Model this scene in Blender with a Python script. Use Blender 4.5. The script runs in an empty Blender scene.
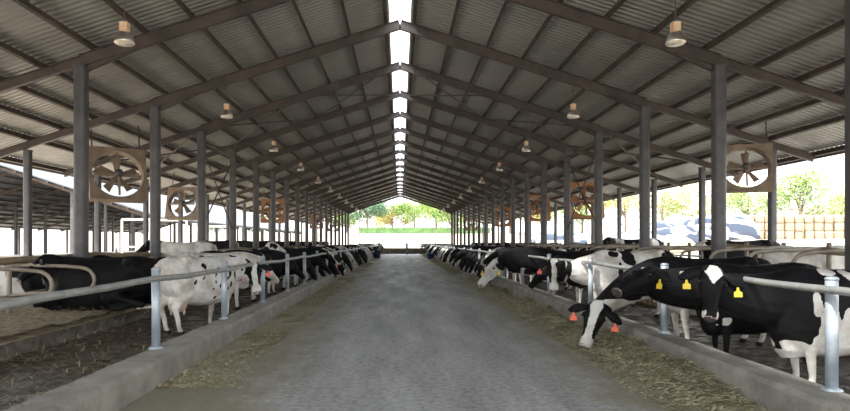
import bpy, bmesh, math, random
from math import sin, cos, pi, sqrt, radians
from mathutils import Vector, Matrix, noise

H = 1.65            # eye height
F = 620.0           # focal length in pixels of an 850 px wide frame
VX, VY = 400.0, 242.0
col = bpy.context.scene.collection
R = random.Random(7)

def W(px, py, d):
    return Vector(((px - VX) / F * d, d, H - (py - VY) / F * d))

# ------------------------------------------------------------------ materials
def new_mat(name):
    m = bpy.data.materials.new(name); m.use_nodes = True
    nt = m.node_tree; b = nt.nodes['Principled BSDF']
    return m, nt, b

def mat(name, c1, c2=None, scale=5.0, rough=0.7, metal=0.0, bump=0.0, bscale=None, detail=6.0, stretch=None, spec=0.5, lo=0.35, hi=0.65, r2=None, rscale=None):
    m, nt, b = new_mat(name)
    N = nt.nodes; L = nt.links
    b.inputs['Metallic'].default_value = metal
    b.inputs['Roughness'].default_value = rough
    b.inputs['Specular IOR Level'].default_value = spec
    b.inputs['Base Color'].default_value = (*c1, 1)
    tc = N.new('ShaderNodeTexCoord'); mp = N.new('ShaderNodeMapping')
    L.new(tc.outputs['Object'], mp.inputs['Vector'])
    if stretch: mp.inputs['Scale'].default_value = stretch
    if c2 is not None:
        n = N.new('ShaderNodeTexNoise'); n.inputs['Scale'].default_value = scale; n.inputs['Detail'].default_value = detail
        n.inputs['Roughness'].default_value = 0.6
        L.new(mp.outputs['Vector'], n.inputs['Vector'])
        r = N.new('ShaderNodeValToRGB')
        r.color_ramp.elements[0].position = lo; r.color_ramp.elements[0].color = (*c1, 1)
        r.color_ramp.elements[1].position = hi; r.color_ramp.elements[1].color = (*c2, 1)
        L.new(n.outputs['Fac'], r.inputs['Fac']); L.new(r.outputs['Color'], b.inputs['Base Color'])
    if r2 is not None:
        n3 = N.new('ShaderNodeTexNoise'); n3.inputs['Scale'].default_value = rscale or 1.0; n3.inputs['Detail'].default_value = 4
        L.new(tc.outputs['Object'], n3.inputs['Vector'])
        mr = N.new('ShaderNodeMapRange'); mr.inputs[1].default_value = .42; mr.inputs[2].default_value = .6
        mr.inputs[3].default_value = rough; mr.inputs[4].default_value = r2
        L.new(n3.outputs['Fac'], mr.inputs[0]); L.new(mr.outputs[0], b.inputs['Roughness'])
    if bump:
        n2 = N.new('ShaderNodeTexNoise'); n2.inputs['Scale'].default_value = bscale or scale * 3; n2.inputs['Detail'].default_value = 5
        L.new(mp.outputs['Vector'], n2.inputs['Vector'])
        bp = N.new('ShaderNodeBump'); bp.inputs['Strength'].default_value = bump; bp.inputs['Distance'].default_value = 0.05
        L.new(n2.outputs['Fac'], bp.inputs['Height']); L.new(bp.outputs['Normal'], b.inputs['Normal'])
    return m

M = {}
M['column'] = mat('painted_steel', (.06, .06, .066), (.10, .096, .10), 3, .45, .1, .1, 30)
M['rafter'] = mat('rafter_steel', (.055, .045, .042), (.10, .078, .068), 1.5, .55, .1)
M['purlin'] = mat('purlin_steel', (.05, .038, .033), (.095, .07, .056), 2, .6, .1)
M['rod'] = mat('brace_steel', (.07, .06, .055), (.13, .1, .09), 3, .6, .2)
M['rust'] = mat('rusty_fan_steel', (.30, .13, .055), (.42, .24, .13), 3, .7, .2, .2, 20)
M['dustyfan'] = mat('dusty_fan_steel', (.20, .15, .11), (.30, .23, .17), 3, .8, .1, .2, 20)
M['motor'] = mat('fan_motor', (.09, .09, .09), (.16, .14, .13), 6, .6, .3)
M['galv'] = mat('galvanised_pipe', (.34, .40, .47), (.50, .55, .60), 6, .42, .35, .05, 30)
M['railp'] = mat('worn_rail_pipe', (.33, .34, .34), (.48, .48, .46), 5, .38, .45, .05, 30)
M['cubicle'] = mat('cubicle_pipe', (.26, .22, .17), (.42, .37, .30), 4, .6, .2, .1, 20)
M['timber'] = mat('weathered_timber', (.25, .19, .12), (.38, .30, .20), 3, .85, 0, .4, 12, stretch=(8, 1, 8))
M['alu'] = mat('spun_aluminium', (.72, .70, .66), (.62, .55, .47), 4, .28, .9)
M['ballast'] = mat('lamp_ballast', (.75, .58, .40), (.60, .33, .18), 6, .5)
M['lens'] = mat('lamp_lens', (.75, .68, .55), None, rough=.25)
M['kerb'] = mat('kerb_concrete', (.22, .205, .18), (.36, .335, .295), 2.5, .85, 0, .5, 25)
M['hay'] = mat('silage', (.15, .135, .085), (.31, .275, .175), 9, .95, 0, 1.0, 30)
M['hayblade'] = mat('silage_stalk', (.26, .23, .13), (.50, .45, .30), 3, .9)
M['straw'] = mat('bedding_straw', (.15, .115, .07), (.38, .31, .20), 6, .95, 0, 1.0, 25)
M['mud'] = mat('wet_dung_floor', (.040, .032, .025), (.13, .105, .078), 5, .75, 0, 1.0, 14, r2=.12, rscale=2.6)
M['ground'] = mat('pale_dry_ground', (.46, .39, .31), (.58, .51, .42), .15, .95, 0, .2, 1)
M['hedge'] = mat('hedge_leaf', (.07, .15, .05), (.14, .24, .08), 1, .8)
M['leafA'] = mat('tree_leaf', (.12, .22, .04), (.30, .38, .10), .6, .8)
M['leafB'] = mat('blue_green_leaf', (.06, .13, .06), (.13, .22, .12), .6, .8)
M['leafC'] = mat('yellow_leaf', (.34, .32, .10), (.55, .47, .17), .6, .8)
M['bark'] = mat('bark', (.16, .12, .09), (.28, .22, .17), 4, .9)
M['bale'] = mat('bale_straw', (.30, .235, .16), (.43, .34, .245), 2, .95, 0, .8, 12)
M['net'] = mat('bale_netting', (.36, .29, .21), (.45, .37, .27), 6, .7)
M['heap'] = mat('straw_heap', (.42, .30, .20), (.54, .42, .30), 1, .95, 0, .8, 6)
M['white'] = mat('white_paint', (.8, .8, .78), None, rough=.5)
M['farroof'] = mat('far_roof_sheet', (.10, .11, .13), (.17, .18, .20), .5, .6)
M['blue'] = mat('blue_plastic', (.03, .06, .17), None, rough=.45)
M['gate'] = mat('gate_steel', (.16, .17, .18), (.25, .25, .25), 4, .5, .3)
M['tagO'] = mat('orange_tag', (.85, .14, .06), None, rough=.5)
M['tagY'] = mat('yellow_tag', (.85, .62, .04), None, rough=.5)
M['tagmark'] = mat('tag_marking', (.08, .06, .02), None, rough=.6)
M['eye'] = mat('eye', (.01, .008, .006), None, rough=.08)
M['nostril'] = mat('nostril', (.02, .015, .015), None, rough=.4)
M['udder'] = mat('udder_skin', (.62, .42, .36), (.70, .54, .48), 5, .6)
M['tailW'] = mat('white_tail_hair', (.55, .50, .42), (.70, .66, .58), 8, .9)
M['tailB'] = mat('black_tail_hair', (.012, .012, .013), None, rough=.7)

# road: grey concrete with long worn streaks
def road_mat():
    m, nt, b = new_mat('alley_concrete'); N = nt.nodes; L = nt.links
    tc = N.new('ShaderNodeTexCoord')
    mp = N.new('ShaderNodeMapping'); mp.inputs['Scale'].default_value = (1.3, .22, 1); L.new(tc.outputs['Object'], mp.inputs['Vector'])
    n = N.new('ShaderNodeTexNoise'); n.inputs['Scale'].default_value = 1.2; n.inputs['Detail'].default_value = 8; n.inputs['Roughness'].default_value = .65
    L.new(mp.outputs['Vector'], n.inputs['Vector'])
    r = N.new('ShaderNodeValToRGB'); e = r.color_ramp.elements
    e[0].position = .34; e[0].color = (.30, .295, .29, 1); e[1].position = .68; e[1].color = (.46, .455, .455, 1)
    L.new(n.outputs['Fac'], r.inputs['Fac'])
    n2 = N.new('ShaderNodeTexNoise'); n2.inputs['Scale'].default_value = 14; n2.inputs['Detail'].default_value = 8
    L.new(tc.outputs['Object'], n2.inputs['Vector'])
    r2 = N.new('ShaderNodeValToRGB'); e = r2.color_ramp.elements
    e[0].position = .35; e[0].color = (.72, .70, .66, 1); e[1].position = .6; e[1].color = (1.1, 1.1, 1.1, 1)
    L.new(n2.outputs['Fac'], r2.inputs['Fac'])
    mx = N.new('ShaderNodeMix'); mx.data_type = 'RGBA'; mx.blend_type = 'MULTIPLY'; mx.inputs[0].default_value = 1
    L.new(r.outputs['Color'], mx.inputs[6]); L.new(r2.outputs['Color'], mx.inputs[7])
    sx = N.new('ShaderNodeSeparateXYZ'); L.new(tc.outputs['Object'], sx.inputs[0])
    ab = N.new('ShaderNodeMath'); ab.operation = 'SUBTRACT'; ab.inputs[1].default_value = .4; L.new(sx.outputs['X'], ab.inputs[0])
    a2 = N.new('ShaderNodeMath'); a2.operation = 'ABSOLUTE'; L.new(ab.outputs[0], a2.inputs[0])
    mk = N.new('ShaderNodeMapRange'); mk.inputs[1].default_value = .7; mk.inputs[2].default_value = 2.6; L.new(a2.outputs[0], mk.inputs[0])
    n7 = N.new('ShaderNodeTexNoise'); n7.inputs['Scale'].default_value = 2.2; n7.inputs['Detail'].default_value = 9; n7.inputs['Roughness'].default_value = .75; L.new(tc.outputs['Object'], n7.inputs['Vector'])
    m7 = N.new('ShaderNodeMath'); m7.operation = 'MULTIPLY_ADD'; m7.inputs[1].default_value = .55; L.new(mk.outputs[0], m7.inputs[0]); L.new(n7.outputs['Fac'], m7.inputs[2])
    r7 = N.new('ShaderNodeMapRange'); r7.inputs[1].default_value = .72; r7.inputs[2].default_value = .92; r7.inputs[4].default_value = .85; L.new(m7.outputs[0], r7.inputs[0])
    d7 = N.new('ShaderNodeMix'); d7.data_type = 'RGBA'; d7.inputs[7].default_value = (.25, .225, .15, 1); L.new(r7.outputs[0], d7.inputs[0]); L.new(mx.outputs[2], d7.inputs[6]); L.new(d7.outputs[2], b.inputs['Base Color'])
    n4 = N.new('ShaderNodeMapRange'); n4.inputs[1].default_value = .35; n4.inputs[2].default_value = .65; n4.inputs[3].default_value = .75; n4.inputs[4].default_value = .42
    L.new(n.outputs['Fac'], n4.inputs[0]); L.new(n4.outputs[0], b.inputs['Roughness'])
    bp = N.new('ShaderNodeBump'); bp.inputs['Strength'].default_value = .35; bp.inputs['Distance'].default_value = .02
    L.new(n2.outputs['Fac'], bp.inputs['Height']); L.new(bp.outputs['Normal'], b.inputs['Normal'])
    return m
M['road'] = road_mat()

def roof_mat():
    m, nt, b = new_mat('corrugated_sheet'); N = nt.nodes; L = nt.links
    tc = N.new('ShaderNodeTexCoord')
    n = N.new('ShaderNodeTexNoise'); n.inputs['Scale'].default_value = .35; n.inputs['Detail'].default_value = 6
    L.new(tc.outputs['Object'], n.inputs['Vector'])
    r = N.new('ShaderNodeValToRGB'); e = r.color_ramp.elements
    e[0].position = .3; e[0].color = (.27, .265, .255, 1); e[1].position = .7; e[1].color = (.38, .37, .35, 1)
    L.new(n.outputs['Fac'], r.inputs['Fac']); L.new(r.outputs['Color'], b.inputs['Base Color'])
    b.inputs['Metallic'].default_value = .35; b.inputs['Roughness'].default_value = .42
    return m
M['roof'] = roof_mat()

def panel_mat():
    m = bpy.data.materials.new('translucent_ridge_panel'); m.use_nodes = True
    nt = m.node_tree; N = nt.nodes; L = nt.links; N.clear()
    o = N.new('ShaderNodeOutputMaterial'); a = N.new('ShaderNodeBsdfTranslucent'); a.inputs[0].default_value = (.92, .95, 1, 1)
    t = N.new('ShaderNodeBsdfTransparent'); t.inputs[0].default_value = (.92, .96, 1, 1)
    mx = N.new('ShaderNodeMixShader'); mx.inputs[0].default_value = .6
    L.new(a.outputs[0], mx.inputs[1]); L.new(t.outputs[0], mx.inputs[2]); L.new(mx.outputs[0], o.inputs[0])
    return m
M['panel'] = panel_mat()

def tarp_mat():
    m, nt, b = new_mat('tarpaulin'); N = nt.nodes; L = nt.links
    tc = N.new('ShaderNodeTexCoord'); mp = N.new('ShaderNodeMapping'); mp.inputs['Scale'].default_value = (.16, .16, .42); L.new(tc.outputs['Object'], mp.inputs['Vector'])
    n = N.new('ShaderNodeTexNoise'); n.inputs['Scale'].default_value = 1.3; n.inputs['Detail'].default_value = 3; n.inputs['Distortion'].default_value = 2.2
    L.new(mp.outputs['Vector'], n.inputs['Vector'])
    r = N.new('ShaderNodeValToRGB'); e = r.color_ramp.elements
    e[0].position = .46; e[0].color = (.055, .07, .11, 1); e[1].position = .52; e[1].color = (.70, .73, .80, 1)
    L.new(n.outputs['Fac'], r.inputs['Fac']); L.new(r.outputs['Color'], b.inputs['Base Color']); b.inputs['Roughness'].default_value = .35
    return m
M['tarp'] = tarp_mat()

def coat_mat():
    m, nt, b = new_mat('cow_coat'); N = nt.nodes; L = nt.links
    at = N.new('ShaderNodeAttribute'); at.attribute_name = 'coat'
    tn = N.new('ShaderNodeAttribute'); tn.attribute_name = 'tone'
    tc = N.new('ShaderNodeTexCoord')
    n = N.new('ShaderNodeTexNoise'); n.inputs['Scale'].default_value = 22; n.inputs['Detail'].default_value = 4; L.new(tc.outputs['Object'], n.inputs['Vector'])
    ma = N.new('ShaderNodeMath'); ma.operation = 'MULTIPLY_ADD'; ma.inputs[1].default_value = .12; ma.inputs[2].default_value = -.06
    L.new(n.outputs['Fac'], ma.inputs[0])
    ad = N.new('ShaderNodeMath'); ad.operation = 'ADD'; L.new(at.outputs['Fac'], ad.inputs[0]); L.new(ma.outputs[0], ad.inputs[1])
    mr = N.new('ShaderNodeMapRange'); mr.inputs[1].default_value = .46; mr.inputs[2].default_value = .54
    L.new(ad.outputs[0], mr.inputs[0])
    # white hair, with dirt
    n2 = N.new('ShaderNodeTexNoise'); n2.inputs['Scale'].default_value = 3.5; n2.inputs['Detail'].default_value = 6; L.new(tc.outputs['Object'], n2.inputs['Vector'])
    w = N.new('ShaderNodeValToRGB'); e = w.color_ramp.elements
    e[0].position = .30; e[0].color = (.42, .37, .31, 1); e[1].position = .56; e[1].color = (.74, .72, .69, 1); L.new(n2.outputs['Fac'], w.inputs['Fac'])
    k = N.new('ShaderNodeValToRGB'); e = k.color_ramp.elements
    e[0].position = .35; e[0].color = (.005, .005, .007, 1); e[1].position = .75; e[1].color = (.013, .012, .012, 1); L.new(n2.outputs['Fac'], k.inputs['Fac'])
    mx = N.new('ShaderNodeMix'); mx.data_type = 'RGBA'; L.new(mr.outputs[0], mx.inputs[0]); L.new(w.outputs['Color'], mx.inputs[6]); L.new(k.outputs['Color'], mx.inputs[7])
    # tone 1 = dark hoof/nose, tone .5 = pinkish muzzle skin
    m2 = N.new('ShaderNodeMapRange'); m2.inputs[1].default_value = .2; m2.inputs[2].default_value = .5; L.new(tn.outputs['Fac'], m2.inputs[0])
    a = N.new('ShaderNodeMix'); a.data_type = 'RGBA'; a.inputs[7].default_value = (.42, .33, .31, 1); L.new(m2.outputs[0], a.inputs[0]); L.new(mx.outputs[2], a.inputs[6])
    m3 = N.new('ShaderNodeMapRange'); m3.inputs[1].default_value = .7; m3.inputs[2].default_value = .95; L.new(tn.outputs['Fac'], m3.inputs[0])
    c = N.new('ShaderNodeMix'); c.data_type = 'RGBA'; c.inputs[7].default_value = (.03, .026, .026, 1); L.new(m3.outputs[0], c.inputs[0]); L.new(a.outputs[2], c.inputs[6])
    L.new(c.outputs[2], b.inputs['Base Color'])
    b.inputs['Roughness'].default_value = .6; b.inputs['Specular IOR Level'].default_value = .14
    n5 = N.new('ShaderNodeTexNoise'); n5.inputs['Scale'].default_value = 7; n5.inputs['Detail'].default_value = 3; L.new(tc.outputs['Object'], n5.inputs['Vector'])
    bp = N.new('ShaderNodeBump'); bp.inputs['Strength'].default_value = .5; bp.inputs['Distance'].default_value = .03; L.new(n5.outputs['Fac'], bp.inputs['Height']); L.new(bp.outputs['Normal'], b.inputs['Normal'])
    return m
M['coat'] = coat_mat()

# ------------------------------------------------------------------ mesh builder
def frame(d):
    d = Vector(d).normalized()
    a = Vector((0, 0, 1)) if abs(d.z) < .95 else Vector((0, 1, 0))
    s = d.cross(a).normalized(); return s, d.cross(s).normalized() * -1

class MB:
    def __init__(self): self.v = []; self.f = []
    def add(self, vs, fs):
        o = len(self.v); self.v += [tuple(p) for p in vs]; self.f += [tuple(i + o for i in f) for f in fs]; return self
    def box(self, a, b):
        x0, y0, z0 = a; x1, y1, z1 = b
        return self.add([(x0, y0, z0), (x1, y0, z0), (x1, y1, z0), (x0, y1, z0), (x0, y0, z1), (x1, y0, z1), (x1, y1, z1), (x0, y1, z1)],
                        [(0, 3, 2, 1), (4, 5, 6, 7), (0, 1, 5, 4), (1, 2, 6, 5), (2, 3, 7, 6), (3, 0, 4, 7)])
    def beam(self, p, q, w, h, up=(0, 0, 1)):
        p = Vector(p); q = Vector(q); d = (q - p).normalized(); s = d.cross(Vector(up)).normalized(); u = s.cross(d)
        vs = [c + s * a * w / 2 + u * b * h / 2 for c in (p, q) for a, b in ((-1, -1), (1, -1), (1, 1), (-1, 1))]
        return self.add(vs, [(0, 1, 2, 3), (7, 6, 5, 4), (0, 4, 5, 1), (1, 5, 6, 2), (2, 6, 7, 3), (3, 7, 4, 0)])
    def ibeam(self, p, q, w, h, up=(0, 0, 1), t=.015):
        p = Vector(p); q = Vector(q); d = (q - p).normalized(); s = d.cross(Vector(up)).normalized(); u = s.cross(d)
        self.beam(p + u * (h / 2 - t / 2), q + u * (h / 2 - t / 2), w, t, u); self.beam(p - u * (h / 2 - t / 2), q - u * (h / 2 - t / 2), w, t, u)
        return self.beam(p, q, t, h - 2 * t, u)
    def rings(self, rings, cap=True):
        o = len(self.v); n = len(rings[0])
        for r in rings: self.v += [tuple(p) for p in r]
        for i in range(len(rings) - 1):
            for j in range(n):
                a = o + i * n + j; b = o + i * n + (j + 1) % n
                self.f.append((a, b, b + n, a + n))
        if cap:
            self.f.append(tuple(o + j for j in reversed(range(n)))); self.f.append(tuple(o + (len(rings) - 1) * n + j for j in range(n)))
        return self
    def tube(self, pts, rad, n=8):
        pts = [Vector(p) for p in pts]
        if not isinstance(rad, (list, tuple)): rad = [rad] * len(pts)
        ps = None; rs = []
        for i, p in enumerate(pts):
            d = (pts[min(i + 1, len(pts) - 1)] - pts[max(i - 1, 0)]).normalized()
            if ps is None: s, u = frame(d)
            else:
                s = (ps - d * ps.dot(d)).normalized(); u = d.cross(s)
            ps = s; u = d.cross(s)
            rs.append([p + (s * cos(2 * pi * k / n) + u * sin(2 * pi * k / n)) * rad[i] for k in range(n)])
        return self.rings(rs)
    def lathe(self, c, prof, n=20):
        c = Vector(c)
        return self.rings([[c + Vector((r * cos(2 * pi * k / n), r * sin(2 * pi * k / n), z)) for k in range(n)] for r, z in prof])
    def ball(self, c, r, n=10, m=6, rot=None):
        c = Vector(c); r = Vector(r) if not isinstance(r, (int, float)) else Vector((r, r, r))
        rs = []
        for i in range(1, m):
            t = pi * i / m
            ring = [Vector((r.x * sin(t) * cos(2 * pi * k / n), r.y * sin(t) * sin(2 * pi * k / n), -r.z * cos(t))) for k in range(n)]
            if rot: ring = [rot @ q for q in ring]
            rs.append([c + q for q in ring])
        return self.rings(rs)
    def mesh(self, name, material, smooth=False):
        me = bpy.data.meshes.new(name); me.from_pydata(self.v, [], self.f); me.update()
        bm = bmesh.new(); bm.from_mesh(me); bmesh.ops.recalc_face_normals(bm, faces=bm.faces); bm.to_mesh(me); bm.free()
        if material: me.materials.append(material)
        if smooth:
            me.polygons.foreach_set('use_smooth', [True] * len(me.polygons))
        return me
    def build(self, name, material, parent=None, loc=None, smooth=False):
        o = bpy.data.objects.new(name, self.mesh(name, material, smooth)); col.objects.link(o)
        if loc is not None: o.location = loc
        if parent: o.parent = parent
        return o

def tag(o, label=None, cat=None, group=None, kind=None):
    if label: o['label'] = label
    if cat: o['category'] = cat
    if group: o['group'] = group
    if kind: o['kind'] = kind
    return o
def empty(name, loc, rz=0, **k):
    o = bpy.data.objects.new(name, None); col.objects.link(o); o.location = loc; o.rotation_euler = (0, 0, rz); o.empty_display_size = .2
    return tag(o, **k)
def copy_tree(o, parent=None):
    c = o.copy(); col.objects.link(c)
    if parent: c.parent = parent
    for ch in list(o.children): copy_tree(ch, c)
    return c
ORD = ['nearest', 'second', 'third', 'fourth', 'fifth', 'sixth', 'seventh', 'eighth', 'ninth', 'tenth', 'eleventh', 'twelfth', 'thirteenth', 'fourteenth', 'fifteenth', 'sixteenth', 'seventeenth', 'eighteenth', 'nineteenth', 'twentieth']

# ------------------------------------------------------------------ building geometry
BAY = 4.12; Z0 = 13.62; NB = 17
XC = 7.0; XO = 10.65; XE = 11.95
RIDGE = H + .875 * XC + .275                       # roof sheet underside at ridge
def roof_z(x): 
    x = abs(x)
    return RIDGE - .32 * min(x, XC) - .345 * max(0, x - XC)
Y_START = Z0 - 4 * BAY; Y_END = Z0 + NB * BAY + .5
frames = [Z0 + k * BAY for k in range(-3, NB + 1)]

# floor: the feed alley, the two cow floors and the beds
o = MB().box((-2.78, Y_START - 2, -.15), (3.62, Y_END + 1, 0)).build('floor', M['road']); tag(o, 'grey concrete feed alley between the two kerbs', kind='structure')
def bumpy(x0, x1, y0, y1, base, amp, step, seed, bottom):
    nx = max(2, int((x1 - x0) / step)); ny = max(2, int((y1 - y0) / step)); mb = MB(); vs = []
    for j in range(ny + 1):
        for i in range(nx + 1):
            x = x0 + (x1 - x0) * i / nx; y = y0 + (y1 - y0) * j / ny
            vs.append((x, y, base + amp * noise.fractal(Vector((x * .9 + seed, y * .9, seed)), .8, 2, 4)))
    fs = [(j * (nx + 1) + i, j * (nx + 1) + i + 1, (j + 1) * (nx + 1) + i + 1, (j + 1) * (nx + 1) + i) for j in range(ny) for i in range(nx)]
    mb.add(vs, fs); mb.box((x0, y0, bottom), (x1, y1, base - amp * 1.6 - .01))
    return mb
o = bumpy(-5.6, -3.15, Y_START - 2, Y_END, 0, .025, .18, 3, -.15).build('floor_left', M['mud'], smooth=True); tag(o, 'dark wet dung-covered cow walkway left of the alley', kind='structure')
o = bumpy(4.0, 6.6, Y_START - 2, Y_END, 0, .025, .25, 9, -.15).build('floor_right', M['mud'], smooth=True); tag(o, 'dark dung-covered cow walkway right of the alley', kind='structure')
o = bumpy(-10.4, -5.55, Y_START - 2, Y_END, .32, .06, .16, 5, -.15).build('floor_left_bed', M['straw'], smooth=True); tag(o, 'raised straw bed of the left cubicles', kind='structure'); o.data.materials.append(M['mud'])
for pl_ in o.data.polygons:
    if abs(pl_.normal.z) < .3 and pl_.area > 1: pl_.material_index = 1
o = bumpy(6.6, 10.6, Y_START - 2, Y_END, .2, .05, .25, 6, -.15).build('floor_right_bed', M['straw'], smooth=True); tag(o, 'raised straw bed of the right cubicles', kind='structure')

def kerb(xa, xb, lab, n):
    hh = .30; mb = MB(); ys = [Y_START - 2 + i * .4 for i in range(int((Y_END - Y_START + 2) / .4) + 1)]
    rs = []
    for y in ys:
        e = lambda k: .012 * noise.noise(Vector((y * 1.7, k * 9.1, n)))
        rs.append([(xa + e(1), y, -.12), (xa + e(2), y, hh - .05 + e(3)), (xa + .035 * (1 if xb > xa else -1), y, hh + e(4)), (xb - .03 * (1 if xb > xa else -1), y, hh + e(5)), (xb + e(6), y, hh - .04), (xb, y, -.12)])
    mb.rings(rs)
    o = mb.build('feed_kerb', M['kerb'], smooth=False); tag(o, lab, 'kerb'); return o
kerb(-2.76, -3.2, 'pale concrete feed kerb along the left edge of the alley', 1.3)
kerb(3.6, 4.02, 'pale concrete feed kerb along the right edge of the alley', 7.7)

# outside ground
def gz(x, y):
    def sm(a, b, t):
        t = max(0, min(1, (t - a) / (b - a))); return t * t * (3 - 2 * t)
    return -.05 + 4.2 * sm(112, 160, y) + 2.1 * sm(15, 46, x) * (1 - sm(112, 160, y))
def ground():
    xs = sorted(set([-400, -250, -160, -110, -80, -60, -45] + [-36 + 3 * i for i in range(36)] + [80, 100, 140, 200, 300, 400]))
    ys = sorted(set([-60, -40, -20, -5] + [5 + 5 * i for i in range(36)] + [200, 230, 280, 350, 450]))
    vs = [(x, y, gz(x, y) - .06 if not (-11 < x < 11 and y < 85) else -.25) for y in ys for x in xs]
    n = len(xs); fs = [(j * n + i, j * n + i + 1, (j + 1) * n + i + 1, (j + 1) * n + i) for j in range(len(ys) - 1) for i in range(n - 1)]
    o = MB().add(vs, fs).build('floor_outside', M['ground'], smooth=True); tag(o, 'bright dry ground outside the barn', kind='structure')
ground()

# roof sheets (trapezoid ribs running down the slope)
def roof(side):
    pitch = .19; t = .045; mb = MB(); xs = [.30, XC, XE]; prof = []
    y = Y_START
    while y < Y_END:
        prof += [(y, 0), (y + pitch * .45, 0), (y + pitch * .58, t), (y + pitch * .87, t)]; y += pitch
    vs = []
    for (yy, dz) in prof:
        for x in xs: vs.append((side * x, yy, roof_z(x) + .14 + dz))
    fs = [(i * 3 + j, i * 3 + j + 1, i * 3 + j + 4, i * 3 + j + 3) for i in range(len(prof) - 1) for j in range(2)]
    mb.add(vs, fs)
    o = mb.build('ceiling', M['roof']); tag(o, 'corrugated steel roof slope on the %s' % ('right' if side > 0 else 'left'), kind='structure')
    md = o.modifiers.new('s', 'SOLIDIFY'); md.thickness = .004; md.offset = 1
roof(-1); roof(1)
# ridge light panels, one per bay
for i in range(len(frames)):
    y0 = frames[i] + .12; y1 = (frames[i] + BAY - .12) if i < len(frames) - 1 else Y_END
    if i == len(frames) - 1: continue
    z = RIDGE + .10; mb = MB()
    mb.add([(-.34, y0, z + .04), (0, y0, z + .14), (.34, y0, z + .04), (.34, y1, z + .04), (0, y1, z + .14), (-.34, y1, z + .04)], [(0, 1, 4, 5), (1, 2, 3, 4)])
    tag(mb.build('window_%d' % (i + 1), M['panel']), 'translucent ridge light panel', kind='structure')

# rafters
ti = 1
for k, y in enumerate(frames):
    mb = MB()
    for s in (-1, 1):
        dz = .20
        a = Vector((0, y, RIDGE - dz + .02)); b = Vector((s * XC, y, roof_z(XC) - dz + .02)); c = Vector((s * (XE - .1), y, roof_z(XE - .1) - .10))
        mb.ibeam(a, b, .12, .27)
        mb.ibeam(b, c, .11, .20)
        # haunch below the rafter at the column, and bracket at the ridge
        q = b + Vector((-s * 1.3, 0, .32 * 1.3))
        mb.add([(b.x, y - .02, b.z - .27), (b.x, y - .02, b.z), (q.x, y - .02, q.z - .12), (b.x, y + .02, b.z - .27), (b.x, y + .02, b.z), (q.x, y + .02, q.z - .12)], [(0, 1, 2), (3, 5, 4), (0, 3, 4, 1), (1, 4, 5, 2), (2, 5, 3, 0)])
        mb.beam((b.x, y, b.z - .28), (q.x, y, q.z - .13), .12, .015)
    tag(mb.build('trim_%d' % ti, M['rafter']), 'brown steel portal rafter under the roof', kind='structure'); ti += 1
# purlins
for s in (-1, 1):
    for j in range(12):
        x = .42 + 1.04 * j if j < 7 else XC + .9 * (j - 6) 
        if j == 6: x = XC - .25
        if j == 11: x = XE - .06
        mb = MB(); z = roof_z(x)
        mb.beam((s * x, Y_START, z + .055), (s * x, Y_END, z + .055), .05, .13, (s * .31, 0, 1))
        mb.beam((s * (x - .03), Y_START, z - .02), (s * (x - .03), Y_END, z - .01), .075, .012, (s * .31, 0, 1))
        tag(mb.build('trim_%d' % ti, M['purlin']), 'brown steel purlin running the length of the roof', kind='structure'); ti += 1
# bracing rods (roof and wall bays 3-4)
for s in (-1, 1):
    for (ka, kb) in ((2, 3), (11, 12)):
        ya = Z0 + ka * BAY; yb = Z0 + kb * BAY; P = lambda x, y: (s * x, y, roof_z(x) - .12)
        for (p, q) in ((P(.4, ya), P(XC / 2, yb)), (P(.4, yb), P(XC / 2, ya)), (P(XC / 2, ya), P(XC, yb)), (P(XC / 2, yb), P(XC, ya)),
                       ((s * XC, ya, 5.1), (s * XC, yb, 2.1)), ((s * XC, yb, 5.1), (s * XC, ya, 2.1)), (P(XC, ya), P(XO, yb)), (P(XC, yb), P(XO, ya))):
            tag(MB().tube([p, q], .028, 6).build('trim_%d' % ti, M['rod']), 'thin diagonal steel bracing rod', kind='structure'); ti += 1
        tag(MB().tube([(s * XC, ya, 5.2), (s * XC, yb, 5.2)], .05, 8).build('trim_%d' % ti, M['rod']), 'thin steel strut between column heads', kind='structure'); ti += 1
# eave pipes
for s in (-1, 1):
    tag(MB().tube([(s * (XE + .02), Y_START, roof_z(XE) - .02), (s * (XE + .02), Y_END, roof_z(XE) - .02)], .05, 8).build('trim_%d' % ti, M['purlin']), 'slim steel edge pipe under the eave', kind='structure'); ti += 1

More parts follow.
